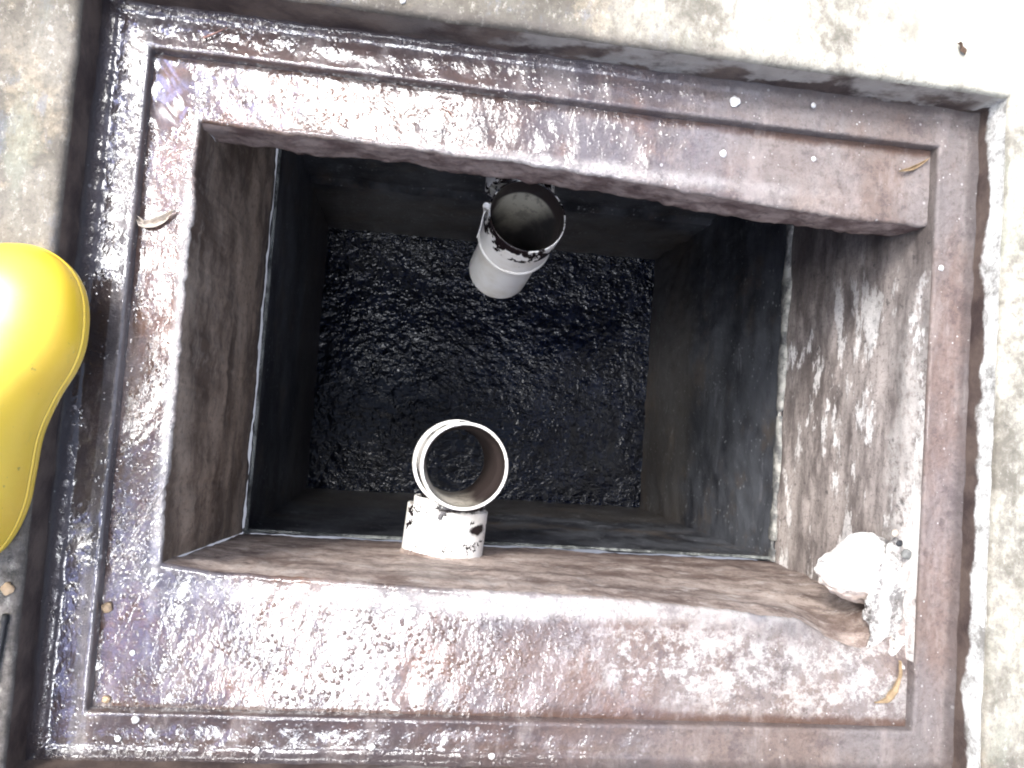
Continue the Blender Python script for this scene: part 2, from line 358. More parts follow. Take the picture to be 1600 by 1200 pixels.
# ------------------------------------------------------------------ pavement
bm = bmesh.new()
def ring(bm, prof, c0, nu=120, zf=None, jit=0.0):
    """mitred rectangular ring; prof = [(out, z)...], c0 = (x0,x1,y0,y1); out is the distance outwards"""
    x0, x1, y0, y1 = c0
    for side in range(4):
        def fn(u, v):
            o, z = prof[int(v)]
            a, b, c, d = x0-o, x1+o, y0-o, y1+o
            if side == 0: p = (lerp(a, b, u), d)
            elif side == 1: p = (b, lerp(d, c, u))
            elif side == 2: p = (lerp(b, a, u), c)
            else: p = (a, lerp(c, d, u))
            x, y = p
            j = jit*(2.6 if o > .04 and jit < .001 else 1)*fb(x, y, z*.5, 22) if jit else 0
            if side in (0, 2): y += j*(1 if side == 0 else -1)*(min(u, 1-u) > .0)
            else: x += j*(1 if side == 1 else -1)*(min(u, 1-u) > .0)
            return (x, y, z + (zf(x, y, o) if zf else 0))
        patch(bm, fn, lin(0, 1, nu), range(len(prof)), flip=True)
    bmesh.ops.remove_doubles(bm, verts=bm.verts, dist=1e-5)
prof = [(0, PZ-.010), (.0012, PZ-.005), (.004, PZ-.001), (.009, PZ)] + [(.009+.012*k, PZ) for k in range(1, 24)] + [(.5, PZ), (.9, PZ), (3, PZ), (12, PZ), (60, PZ)]
def pz(x, y, o): 
    return (.0022*fb(x, y, 0, 9, 5)+.001*fb(x, y, 3, 40, 3)) * (1 if o > .004 else .5) - (.0015*max(0, fb(x, y, 1, 30)) if o < .01 else 0)
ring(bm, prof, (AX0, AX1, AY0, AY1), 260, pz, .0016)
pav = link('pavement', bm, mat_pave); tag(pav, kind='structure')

# ------------------------------------------------------------------ the chamber
pit = empty('inspection_chamber', (.19, .03, PZ), 'open rectangular concrete drain chamber with stepped slimy rim and dark wet walls', 'drain chamber')
pit_parts = []
def part(name, bm, mat, label=None):
    o = link(name, bm, mat); pit_parts.append(o)
    if label: o['label'] = label
    return o
# kerb face
bm = bmesh.new()
ring(bm, [(.0, -.004), (.0, .004)]+[(0, .004+(PZ-.014)*k/9) for k in range(1, 10)]+[(.0, PZ-.008)], (AX0, AX1, AY0, AY1), 220,
     None, .0022)
part('kerb_face', bm, mats['kerb'])
# ledge with raised rim bead and foot fillet
def lz(x, y, o): return .0011*fb(x, y, 0, 26, 4)*(1 if o > .004 else .25) + .0006*fb(x, y, 5, 70, 2)*(1 if o > .012 else 0)
bm = bmesh.new()
ring(bm, [(0, DZ-.003), (0, -.010), (0, -.004), (.0006, -.0012), (.0020, .0004), (.004, .0008), (.0075, .0004), (.012, -.0004), (.018, -.0008), (.024, -.0010), (.030, -.0012),
          (.036, -.0014), (.041, -.0016), (.0445, -.0012), (.0460, -.0002), (.049, .0004), (.053, .0012), (.057, .0028), (.0605, .006), (.0625, .010)],
     (LX0, LX1, LY0, LY1), 300, lz, .0005)
part('rim_ledge', bm, mat_ledge)

EB = [(-.2997, -.2119), (-.22, -.2205), (-.0966, -.2231), (.0743, -.2281), (.2519, -.2289), (.3998, -.2358), (.5142, -.2445), (.58, -.250), (.62, -.268), (.655, -.285), (.69, -.292), (.715, -.285), (.735, -.262), (LX1, -.240)]
ET = [(-.3026, .3732), (-.1456, .3702), (.0288, .3685), (.1188, .3671), (.3047, .3587), (.4988, .3453), (.6393, .3402), (LX1, .3407)]
EL = [(-.2119, -.2997), (-.1459, -.3032), (-.0119, -.2993), (.1574, -.3022), (.2865, -.3015), (.3732, -.3026)]
def eb(x): return interp(EB, x) + (.0026*fb(x, 0, 1, 14, 5) + .0016*fb(x, 0, 4, 60, 3))*min(1, (x+.2997)*20)
def et(x): return interp(ET, x) + (.0032*fb(x, 0, 2, 12, 5) + .0022*fb(x, 0, 5, 55, 3))*min(1, (x+.3026)*20)
def el(y): return interp(EL, y) + (.0050*fb(y, 0, 3, 14, 5) + .0036*fb(y, 0, 6, 55, 3))*min(1, max(0, (y+.2119)*20))*min(1, max(0, (.3732-y)*20))
def dent(x, y):
    d = math.hypot((x-.665)/.085, (y+.262)/.055)
    return -.032*math.exp(-d*d*1.1) + .006*math.exp(-((x-.735)/.03)**2-((y+.30)/.05)**2)
def sz(x, y, d):
    r = .007
    z = DZ + .0016*fb(x, y, 0, 11, 5) + .0008*fb(x, y, 2, 45, 3) + dent(x, y)
    if d < r: z -= (r-math.sqrt(max(0, r*r-(r-d)**2)))*.8
    return z
vs_ = [0, .02, .06, .12, .2, .3, .4, .5, .6, .7, .78, .85, .9, .93, .955, .975, .99, 1.0]
def seat(kind):
    def fn(u, v):
        if kind == 'b':
            xi = lerp(-.2997, LX1, u); i = (xi, eb(xi)); o = (lerp(LX0, LX1, u), LY0)
        elif kind == 't':
            xi = lerp(-.3026, LX1, u); i = (xi, et(xi)); o = (lerp(LX0, LX1, u), LY1)
        else:
            yi = lerp(-.2119, .3732, u); i = (el(yi), yi); o = (LX0, lerp(LY0, LY1, u))
        x, y = lerp(o[0], i[0], v), lerp(o[1], i[1], v)
        d = math.hypot(o[0]-i[0], o[1]-i[1])*(1-v)
        return (x, y, sz(x, y, d))
    return fn
bm = bmesh.new()
patch(bm, seat('b'), lin(0, 1, 260), vs_)
patch(bm, seat('t'), lin(0, 1, 260), vs_, flip=True)
patch(bm, seat('l'), lin(0, 1, 200), vs_, flip=True)
bmesh.ops.remove_doubles(bm, verts=bm.verts, dist=1e-5)
part('cover_seat', bm, mat_seat)
def rough(x, y, z, a=.003): return a*fb(x, y, z, 16, 5) + a*.4*fb(x, y, z+4, 60, 3)
# upper walls
def wall_bottom(u, v):
    x = lerp(-.2997, LX1+.006, u); y0 = eb(min(x, LX1)); z0 = sz(x, y0, 0); z = lerp(z0, ZS-.01, v)
    yy = lerp(y0, WY0-.002, v if y0 > -.246 else 1-(1-v)**lerp(1, 4, min(1, (-.246-y0)/.02))); k = min(1, v*8)
    bulge = .004*math.exp(-((z+.06)/.03)**2)
    return (lerp(x, lerp(WX0, WX1+.005, u), v), yy + rough(x, y0, z)*k + bulge*k, z)
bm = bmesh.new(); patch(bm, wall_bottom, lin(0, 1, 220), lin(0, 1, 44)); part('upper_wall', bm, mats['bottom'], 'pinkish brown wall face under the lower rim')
def wall_left(u, v):
    y = lerp(-.2119, .3732, u); x0 = el(y); z0 = sz(x0, y, 0); z = lerp(z0, ZS-.01, v); k = min(1, v*8)
    return (lerp(x0, WX0-.003, v) + rough(x0, y, z)*k, lerp(y, lerp(WY0, .3732, u), v), z)
bm = bmesh.new(); patch(bm, wall_left, lin(0, 1, 180), lin(0, 1, 44), flip=True)
def wall_left2(u, v):
    y = lerp(.369, WY1+.005, u); z = lerp(ZT+.012, ZS-.01, v); vv = (z-DZ)/(ZS-.01-DZ); return (lerp(-.3026, WX0-.003, vv)+.0006+rough(-.3, y, z), y, z)
patch(bm, wall_left2, lin(0, 1, 40), lin(0, 1, 30), flip=True)
part('upper_wall', bm, mats['left'], 'dark brown streaked left wall face')
def wall_right(u, v):
    y = lerp(-.300, WY1+.005, u); z = lerp(-.0035, ZS-.01, v); k = min(1, v*9+.15)
    x = lerp(LX1-.0005, WX1+.002, v) - rough(.7, y*.5, z, .003)*k - .003*k
    return (x, y, z)
bm = bmesh.new(); patch(bm, wall_right, lin(0, 1, 240), lin(0, 1, 60))
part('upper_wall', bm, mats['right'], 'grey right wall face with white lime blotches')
# face of the slab at the top and its underside
def wall_top(u, v):
    x = lerp(-.3026, LX1, u); y0 = et(x); z0 = sz(x, y0, 0); z = lerp(z0, ZT+.008*fb(x, 0, 7, 9, 4), v); k = min(1, v*8)
    return (x, y0 - rough(x, 3, z, .004)*k + .004*v*v, z)
def under(u, v):
    x = lerp(-.3026, LX1, u); z = ZT+.008*fb(x, 0, 7, 9, 4)*(1-v); y0 = et(x)+.004-rough(x, 3, z, .004)*(1-v)
    return (x, lerp(y0, WY1+.01, v), z)
bm = bmesh.new(); patch(bm, wall_top, lin(0, 1, 220), lin(0, 1, 16), flip=True); patch(bm, under, lin(0, 1, 220), lin(0, 1, 8), flip=True)
bmesh.ops.remove_doubles(bm, verts=bm.verts, dist=1e-4)
part('slab_edge', bm, mats['top'], 'rough underside edge of the upper rim')
# lower walls
def lower(fn, n=90, m=70, flip=False):
    bm = bmesh.new(); patch(bm, fn, lin(0, 1, n), lin(0, 1, m), flip); return part('lower_wall', bm, mats['low'])
lower(lambda u, v: (WX0+.003+rough(0, lerp(WY0, WY1, u), lerp(ZS, ZB, v), .004), lerp(WY0-.01, WY1+.01, u), lerp(ZS+.005, ZB, v)), flip=True)
lower(lambda u, v: (WX1-.003+rough(.7, lerp(WY0, WY1, u), lerp(ZS, ZB, v), .004), lerp(WY0-.01, WY1+.01, u), lerp(ZS+.005, ZB, v)))
lower(lambda u, v: (lerp(WX0-.01, WX1+.01, u), WY0+.003+rough(lerp(WX0, WX1, u), 0, lerp(ZS, ZB, v), .004), lerp(ZS+.005, ZB, v)))
lower(lambda u, v: (lerp(WX0-.01, WX1+.01, u), WY1-.003-(.012 if lerp(ZT, ZB, v) < -.9 else 0)+rough(lerp(WX0, WX1, u), 5, lerp(ZT, ZB, v), .004), lerp(ZT-.001, ZB, v)), flip=True, m=90)
# mortar band between the upper and lower rings
mm = M('pale_mortar'); mcol = mm.mix(mm.rng(mm.noise(18, 6, .7), .4, .62), (.085, .085, .085), (.34, .33, .30))
mcol = mm.mix(mm.math('MULTIPLY', mm.rng(mm.noise(40, 5, .7), .55, .65), .7), mcol, (.03, .03, .034))
mat_mortar = mm.done(mcol, .7, mm.bump(mm.noise(90, 5, .7), .9, .003), .35)
mm2 = M('dark_damp_mortar'); c2 = mm2.mix(mm2.rng(mm2.noise(12, 6, .75), .42, .60), (.035, .038, .038), (.20, .21, .20)); mat_mortar2 = mm2.done(c2, .7, mm2.bump(mm2.noise(90, 5, .7), .9, .003), .35)
def band(px, py, dx, dy, L, nx, ny, hw, gap, seed, n=240):
    bm = bmesh.new()
    def fn(u, v):
        s = u*L; x, y = px+dx*s, py+dy*s
        w = hw*(.75+.9*fb(s, 0, seed, 6, 4)) + .003*fb(s, 0, seed+3, 45, 3)
        if fb(s, 0, seed+9, 5, 3) > gap: w *= .15
        w = max(w, .0008); zc = ZS+.004*fb(s, 0, seed+5, 8, 3)
        a = math.pi*v; t = math.cos(a)*w; o = math.sin(a)*(.0045+.15*w)+.001
        return (x+nx*o, y+ny*o, zc+t)
    patch(bm, fn, lin(0, 1, n), lin(0, 1, 8)); return part('mortar_band', bm, mat_mortar if seed == 23 else mat_mortar2)
band(WX0+.003, WY0, 0, 1, .8, 1, 0, .0075, .22, 11)
band(WX1-.003, WY0, 0, 1, .8, -1, 0, .018, .27, 23)
band(WX0, WY0+.003, 1, 0, 1.03, 0, 1, .0065, .20, 31)
bm = bmesh.new(); patch(bm, lambda u, v: (lerp(WX0-.1, WX1+.1, u), lerp(WY0-.1, WY1+.1, v), ZB+.002), lin(0, 1, 4), lin(0, 1, 4)); part('chamber_floor', bm, mats['low'])
bpy.context.view_layer.update()
for o in pit_parts:
    o.parent = pit; o.matrix_parent_inverse = pit.matrix_world.inverted()

# ------------------------------------------------------------------ sludge
bm = bmesh.new()
def slf(u, v):
    x, y = lerp(WX0-.01, WX1+.01, u), lerp(WY0-.01, WY1+.01, v)
    return (x, y, ZW + .004*fb(x, y, 0, 5, 3) + .0014*noise.turbulence(Vector((x*40, y*40, 1)), 4, False))
patch(bm, slf, lin(0, 1, 300), lin(0, 1, 240)); tag(link('sludge', bm, mat_sludge), kind='structure')

# ------------------------------------------------------------------ pipes
def lathe(bm, prof, axis0, axis1, seg=72, wob=0.0, a0=0, a1=2*math.pi):
    """prof = [(t along axis in m, radius)], from axis0 towards axis1"""
    p0 = Vector(axis0); d = (Vector(axis1)-p0).normalized(); q = d.to_track_quat('Z', 'Y')
    rows = []
    for t, r in prof:
        rows.append([bm.verts.new(p0 + q @ Vector(((r+wob*fb(math.cos(a), math.sin(a), t*20, 1.5))*math.cos(a), (r+wob*fb(math.cos(a), math.sin(a), t*20, 1.5))*math.sin(a), t))) for a in [2*math.pi*k/seg for k in range(seg)]])
    for a, b in zip(rows, rows[1:]):
        for k in range(seg): bm.faces.new((a[k], a[(k+1) % seg], b[(k+1) % seg], b[k]))
def shell(bm, t0, t1, ro, ri, A, B, seg=72, ee=.0012):
    lathe(bm, [(t0+ee*2, ri), (t0, ri+ee), (t0, ro-ee), (t0+ee, ro), (t0+.006, ro), (t1*.5+t0*.5, ro), (t1-.003, ro), (t1-ee, ro), (t1, ro-ee), (t1, ri+ee), (t1-ee, ri), (t0*.5+t1*.5, ri), (t0+ee*2, ri)], A, B, seg)
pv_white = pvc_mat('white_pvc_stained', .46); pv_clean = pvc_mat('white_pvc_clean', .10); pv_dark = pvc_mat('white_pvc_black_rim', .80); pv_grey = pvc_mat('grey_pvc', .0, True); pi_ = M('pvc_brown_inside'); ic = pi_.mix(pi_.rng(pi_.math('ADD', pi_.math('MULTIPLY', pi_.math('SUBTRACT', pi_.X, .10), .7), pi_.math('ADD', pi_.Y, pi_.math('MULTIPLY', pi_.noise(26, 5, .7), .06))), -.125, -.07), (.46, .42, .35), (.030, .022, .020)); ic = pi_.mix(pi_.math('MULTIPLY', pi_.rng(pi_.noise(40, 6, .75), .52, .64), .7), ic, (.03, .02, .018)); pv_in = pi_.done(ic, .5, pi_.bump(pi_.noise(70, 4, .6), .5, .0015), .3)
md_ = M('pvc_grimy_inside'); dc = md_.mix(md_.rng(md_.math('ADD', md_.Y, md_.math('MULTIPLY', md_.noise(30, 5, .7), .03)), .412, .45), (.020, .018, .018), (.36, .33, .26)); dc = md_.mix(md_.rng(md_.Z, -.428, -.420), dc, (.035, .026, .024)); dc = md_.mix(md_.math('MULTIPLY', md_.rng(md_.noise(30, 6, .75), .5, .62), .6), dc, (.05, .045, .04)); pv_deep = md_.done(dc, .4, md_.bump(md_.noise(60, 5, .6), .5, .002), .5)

def tee(name, loc, label, axis_dn, branch_dir, low):
    t = empty(name, loc, label, 'pipe fitting', 'white drain tees in the chamber')
    A = Vector(loc); dn = Vector(axis_dn).normalized(); br = Vector(branch_dir).normalized()
    parts = []
    def add(nm, bm, mat, par=None, lab=None):
        bmesh.ops.recalc_face_normals(bm, faces=bm.faces)
        o = link(nm, bm, mat); parts.append((o, par)); 
        if lab: o['label'] = lab
        return o
    return t, A, dn, br, add, parts
def finish(t, parts):
    bpy.context.view_layer.update()
    for o, par in parts:
        p = par or t; o.parent = p; o.matrix_parent_inverse = p.matrix_world.inverted()

# lower tee: mouth ring tilted, branch runs into the lower wall
L = (.1030, -.0745, -.250)
t, A, dn, br, add, parts = tee('drain_tee', L, 'white pipe tee with round open mouth, its stained collar joined to the lower wall', (-.07, .01, -1), (-.02, -1, -.005), True)
bm = bmesh.new(); shell(bm, 0, .040, .0735, .0685, A, A+dn); mouth = add('socket_ring', bm, pv_clean)
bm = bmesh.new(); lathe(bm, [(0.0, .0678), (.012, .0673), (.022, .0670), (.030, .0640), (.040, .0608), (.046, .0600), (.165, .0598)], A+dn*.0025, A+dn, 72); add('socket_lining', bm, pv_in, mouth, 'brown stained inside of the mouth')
bm = bmesh.new(); A2 = A+Vector((-.0125, .0030, -.012)); shell(bm, 0, .020, .0735, .068, A2, A2+dn)
bmesh.ops.delete(bm, geom=[v for v in bm.verts if (v.co-A-dn*(v.co-A).dot(dn)).length < .0728], context='VERTS'); add('rim_bead', bm, pv_clean, mouth)
bm = bmesh.new(); shell(bm, .046, .172, .0655, .0602, A, A+dn); add('pipe_body', bm, pv_white)
B0 = Vector((.0900, -.085, -.350))
bm = bmesh.new(); shell(bm, .052, .085, .0640, .058, B0, B0+br); brp = add('branch_pipe', bm, pv_white)
bm = bmesh.new(); shell(bm, .068, .148, .0715, .064, B0, B0+br+Vector((-.04, 0, 0))); add('branch_socket', bm, pv_white)
bm = bmesh.new(); lathe(bm, [(.145, .0712), (.149, .074), (.153, .0762), (.156, .073)], B0, B0+br+Vector((-.04, 0, 0)), 72, .004); add('mortar_collar', bm, mats['bottom'])
finish(t, parts)

# upper tee under the slab edge
U = (.1935, .388, -.368)
t, A, dn, br, add, parts = tee('drain_tee', U, 'grey-white pipe tee hanging below the upper slab edge, black grime round its mouth', (-.085, -.235, -1), (0, 1, -.02), False)
bm = bmesh.new(); shell(bm, 0, .052, .0735, .0705, A, A+dn); mouth = add('socket_ring', bm, pv_dark)
bm = bmesh.new(); shell(bm, .050, .105, .0718, .067, A, A+dn); add('collar', bm, pv_clean, mouth)
bm = bmesh.new(); lathe(bm, [(.100, .0715), (.103, .0738), (.108, .0742), (.113, .072), (.116, .066)], A, A+dn); add('collar_bead', bm, pv_clean, mouth)
bm = bmesh.new(); shell(bm, .104, .262, .0640, .0595, A, A+dn); add('down_pipe', bm, pv_grey)
B0 = A+dn*.092+Vector((0, .012, 0))
bm = bmesh.new(); shell(bm, .085, .200, .060, .056, B0, B0+br); brp = add('branch_pipe', bm, pv_dark)
bm = bmesh.new(); shell(bm, .075, .130, .068, .062, B0, B0+br); add('branch_socket', bm, pv_dark, brp)
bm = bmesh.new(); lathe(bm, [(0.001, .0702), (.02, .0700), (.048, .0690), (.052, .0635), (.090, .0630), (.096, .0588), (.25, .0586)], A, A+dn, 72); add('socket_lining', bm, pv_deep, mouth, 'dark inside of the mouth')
finish(t, parts)
# pale line added as the lit edge of the upper tee's branch
bm = bmesh.new(); 
pts = [Vector((.112, .385, -.325)), Vector((.109, .372, -.345)), Vector((.108, .356, -.375)), Vector((.105, .345, -.40))]
prev = None
for i in range(13):
    s = i/12*3; k = min(2, int(s)); p = pts[k].lerp(pts[k+1], s-k)
    r = .0052*math.exp(-(i/1.6)**2)+.0013
    rowv = [bm.verts.new(p+Vector((r*math.cos(a), r*math.sin(a), r*.3*math.sin(a)))) for a in [k2*math.pi/5 for k2 in range(10)]]
    if prev:
        for q in range(10): bm.faces.new((prev[q], prev[(q+1) % 10], rowv[(q+1) % 10], rowv[q]))
    else: bm.faces.new(rowv)
    prev = rowv
tag(link('branch_highlight', bm, pv_clean), 'thin pale dribble with round head left of the upper pipe mouth, shaped as the lit edge of the branch', 'highlight')

# ------------------------------------------------------------------ mortar stub on the right wall
def crust_mat(nm, lo_):
    mc = M(nm)
    c1 = mc.mix(mc.rng(mc.noise(22, 6, .7), .35, .6), (.62, .57, .52), (.84, .82, .79))
    far = mc.rng(mc.math('ADD', mc.X, mc.math('MULTIPLY', mc.noise(30, 6, .7), .05)), lo_, lo_+.014)
    crc = mc.mix(mc.rng(mc.noise(26, 7, .78), .44, .56), (.12, .11, .105), (.50, .48, .455)); crc = mc.mix(mc.rng(mc.noise(70, 5, .75), .54, .64), crc, (.06, .05, .045)); streak = mc.rng(mc.math('ABSOLUTE', mc.math('SUBTRACT', mc.math('ADD', mc.X, mc.math('MULTIPLY', mc.noise(18, 4, .6), .04)), .742)), .010, .004)
    crc = mc.mix(mc.math('MULTIPLY', streak, .8), crc, (.66, .63, .60)); c1 = mc.mix(mc.math('MULTIPLY', far, .95), c1, crc)
    far0 = mc.rng(mc.X, lo_, lo_+.01)
    und = mc.rng(mc.math('ADD', mc.math('ADD', mc.Y, mc.math('MULTIPLY', mc.Z, -.1)), mc.math('MULTIPLY', mc.noise(24, 5, .7), .05)), -.155, -.19)  # brown shading of the stub's lower face, painted in
    c1 = mc.mix(mc.math('MULTIPLY', mc.math('MULTIPLY', und, mc.math('SUBTRACT', 1.0, far0)), .7), c1, (.30, .20, .15))
    c1 = mc.mix(mc.math('MULTIPLY', mc.rng(mc.noise(60, 5, .75), .58, .66), .7), c1, (.12, .10, .09))
    return mc.done(c1, .7, mc.bump(mc.noise(50, 6, .75), .9, .006), .35)
mat_stub = crust_mat('white_cement', .742); mat_crust = crust_mat('rough_mortar_crust', .60)
stub = empty('pipe_stub', (.70, -.18, -.09), 'white cement-crusted stub jutting from the right wall at the lower right corner', 'stub')
bm = bmesh.new()
bmesh.ops.create_icosphere(bm, subdivisions=5, radius=1)
for v in bm.verts:
    p = v.co.copy()
    k = lerp(.50, 1.0, (p.x+1)/2)
    x = p.x*.070; y = p.y*.066*k; z = p.z*.055*k
    q = Vector((x, y, z)); q *= 1+.13*fb(p.x, p.y, p.z, 1.6, 4)+.05*fb(p.x, p.y, p.z, 6, 4)
    q.rotate(Euler((0, .10, .10)))
    v.co = q+Vector((.7060, -.184, -.078))
o1 = link('stub_end', bm, mat_stub)
bm = bmesh.new()
for cx_, cy_, cz_, cr_ in [(.744, -.150, -.044, .016), (.742, -.170, -.040, .020), (.736, -.195, -.036, .026), (.730, -.225, -.042, .026), (.726, -.248, -.046, .022), (.740, -.250, -.036, .024),
                           (.728, -.275, -.038, .017), (.742, -.285, -.026, .017), (.722, -.288, -.040, .016), (.741, -.318, -.020, .012), (.704, -.305, -.036, .011), (.744, -.338, -.019, .008), (.690, -.312, -.031, .008)]:
    g = bmesh.ops.create_icosphere(bm, subdivisions=4, radius=1)
    for v in g['verts']:
        p = v.co.copy(); k = cr_*(1+.40*fb(p.x+cx_*90, p.y+cy_*90, p.z, 1.2, 4)+.22*fb(p.x+cx_*90, p.y+cy_*90, p.z, 4.5, 4)); v.co = Vector((cx_+p.x*k*1.1+.002, cy_+p.y*k*1.35, cz_-.004+p.z*k*.50))
o2 = link('mortar_crust', bm, mat_crust)
md = o2.modifiers.new('r', 'REMESH'); md.mode = 'VOXEL'; md.voxel_size = .0022; md.use_smooth_shade = True
bpy.context.view_layer.update()
for o in (o1, o2): o.parent = stub; o.matrix_parent_inverse = stub.matrix_world.inverted()

# ------------------------------------------------------------------ boot
def boot_mat():
    m = M('yellow_rubber')
    col = m.mix(m.rng(m.noise(9, 5, .6), .35, .7), (.99, .67, .012), (.98, .62, .01))
    gr = m.rng(m.math('ADD', m.Z, m.math('MULTIPLY', m.noise(30, 5, .7), .02)), .112, .088)
    col = m.mix(m.math('MULTIPLY', gr, .35), col, (.62, .42, .04))
    col = m.mix(m.math('MULTIPLY', m.rng(m.noise(55, 5, .75), .64, .70), .6), col, (.10, .07, .02))
    ln = m.math('MAXIMUM', m.rng(m.math('ABSOLUTE', m.math('SUBTRACT', m.Z, .0820)), .0022, .0008), m.rng(m.math('ABSOLUTE', m.math('SUBTRACT', m.Z, .0925)), .0016, .0006))
    col = m.mix(m.math('MULTIPLY', ln, .6), col, (.60, .36, .02))
    col = m.mix(m.math('MULTIPLY', m.rng(m.noise(20, 8, .8), .56, .68), .30), col, (.62, .46, .05))
    return m.done(col, m.rng(m.noise(12, 3), .3, .7, .45, .55), m.bump(m.noise(80, 4, .6), .25, .001), 1.0, .8, .38, cior=1.8)
mat_boot = boot_mat()
boot = empty('rubber_boot', (-.52, 0, PZ), 'bright yellow rubber boot standing on the pavement at the left edge of the pit', 'boot')
# outline of the sole, measured along the foot: right edge from the toe to the heel, then the left edge back
out_r = [(-.452, .1690), (-.425, .1640), (-.401, .149), (-.384, .124), (-.3765, .093), (-.376, .056), (-.3825, .0253), (-.3945, -.0054), (-.4075, -.0505), (-.4155, -.0986), (-.4205, -.1316), (-.431, -.1648), (-.4465, -.1900), (-.470, -.206)]
out_l = [(-.500, -.211), (-.527, -.203), (-.545, -.183), (-.552, -.150), (-.550, -.11), (-.548, -.06), (-.545, -.01), (-.542, .04), (-.538, .08), (-.527, .118), (-.508, .148), (-.483, .165)]
outl = [Vector((x, y)) for x, y in [(px_-.005-.006*math.exp(-((py_+.04)/.06)**2), py_) for px_, py_ in out_r]+out_l]
def smooth_closed(pts, n):
    res = []; k = len(pts)
    for i in range(n):
        s = i/n*k; a = int(s); f = s-a; p0, p1, p2, p3 = (pts[(a+j-1) % k] for j in range(4))
        res.append(.5*((2*p1)+(p2-p0)*f+(2*p0-5*p1+4*p2-p3)*f*f+(3*p1-p0-3*p2+p3)*f**3))
    return res
outl = smooth_closed(outl, 120)
bz = PZ+.001
bm = bmesh.new()
def spine(y): return lerp(-.495, -.457, (y+.21)/.38)
def layer(bm, off, z, zt=None):
    row = []
    for k, p in enumerate(outl):
        a = outl[k-1]; b = outl[(k+1) % len(outl)]; tn = (b-a).normalized(); nrm = Vector((-tn.y, tn.x))
        q = p - nrm*off*-1 if False else p+Vector((-(tn.y), tn.x))*off
        row.append(bm.verts.new((q.x, q.y, z)))
    return row
def bridge(bm, a, b):
    n = len(a)
    for k in range(n): bm.faces.new((a[k], a[(k+1) % n], b[(k+1) % n], b[k]))
# sole: welt line, step, second line
rows = [layer(bm, o, z) for o, z in ((-.006, bz), (-.003, bz), (-.0015, bz+.003), (-.0015, bz+.011), (-.0035, bz+.0125), (-.0035, bz+.015), (0.0, bz+.0165), (.0004, bz+.019), (0, bz+.022), (-.003, bz+.0235), (-.006, bz+.0235))]
for a, b in zip(rows, rows[1:]): bridge(bm, a, b)
bm.faces.new(rows[0]); 
bmesh.ops.recalc_face_normals(bm, faces=bm.faces)
b_sole = link('sole', bm, mat_boot)
# upper: successive cross levels from the welt to the shaft
bm = bmesh.new()
AC = Vector((-.487, -.118))                           # ankle centre
levels = []
def top_h(y):      # height of the vamp above the sole along the foot
    return interp([(-.21, .30), (-.05, .30), (0.0, .115), (.05, .078), (.10, .062), (.14, .052), (.17, .035)], y)
N = len(outl)
def upper_row(t):
    row = []
    for p in outl:
        if t <= 1:                       # foot part, t 0..1 pulls towards the instep line
            a = t*math.pi/2; s = math.cos(a); h = math.sin(a)
            cx = spine(p.y); cy = max(-.155, min(p.y, .105)); c = Vector((cx, cy))
            # squeeze the foot end towards the instep as it rises
            q = c.lerp(p, .985*s**.75)
            hh = interp([(-.21, .13), (-.08, .125), (-.02, .108), (.03, .085), (.07, .070), (.11, .060), (.15, .050)], q.y)
            row.append(bm.verts.new((q.x, q.y, bz+.0225+hh*h)))
    return row
ts = [0, .06, .14, .24, .36, .48, .60, .72, .82, .90, .96, 1.0]
rows = [upper_row(t) for t in ts]
for a, b in zip(rows, rows[1:]): bridge(bm, a, b)
bmesh.ops.remove_doubles(bm, verts=bm.verts, dist=.0008)
bmesh.ops.recalc_face_normals(bm, faces=bm.faces)
b_up = link('vamp', bm, mat_boot)
md = b_up.modifiers.new('s', 'SUBSURF'); md.levels = 1; md.render_levels = 2
# shaft
bm = bmesh.new(); rows = []
for k in range(16):
    s = k/15; z = bz+.035+s*.29; c = Vector((lerp(-.490, -.515, s), lerp(-.105, -.120, s))); rx = lerp(.043, .052, min(1, s*1.2)); ry = lerp(.085, .060, min(1, s*2.6)) if s < .5 else lerp(.060, .064, s)
    rows.append([bm.verts.new((c.x+rx*math.cos(a)*(1+.02*math.sin(3*a+s*9)), c.y+ry*math.sin(a), z+.006*math.sin(a*2)*s)) for a in [j*2*math.pi/48 for j in range(48)]])
for a, b in zip(rows, rows[1:]): bridge(bm, a, b)
inner = [bm.verts.new(((v.co.x+.515)*.93-.515, (v.co.y+.12)*.93-.12, v.co.z)) for v in rows[-1]]; bridge(bm, rows[-1], inner)
inn2 = [bm.verts.new((v.co.x, v.co.y, v.co.z-.2)) for v in inner]; bridge(bm, inner, inn2); bm.faces.new(inn2[::-1])
bmesh.ops.recalc_face_normals(bm, faces=bm.faces)
b_sh = link('shaft', bm, mat_boot)
bpy.context.view_layer.update()
for o in (b_sole, b_up, b_sh): o.parent = boot; o.matrix_parent_inverse = boot.matrix_world.inverted()

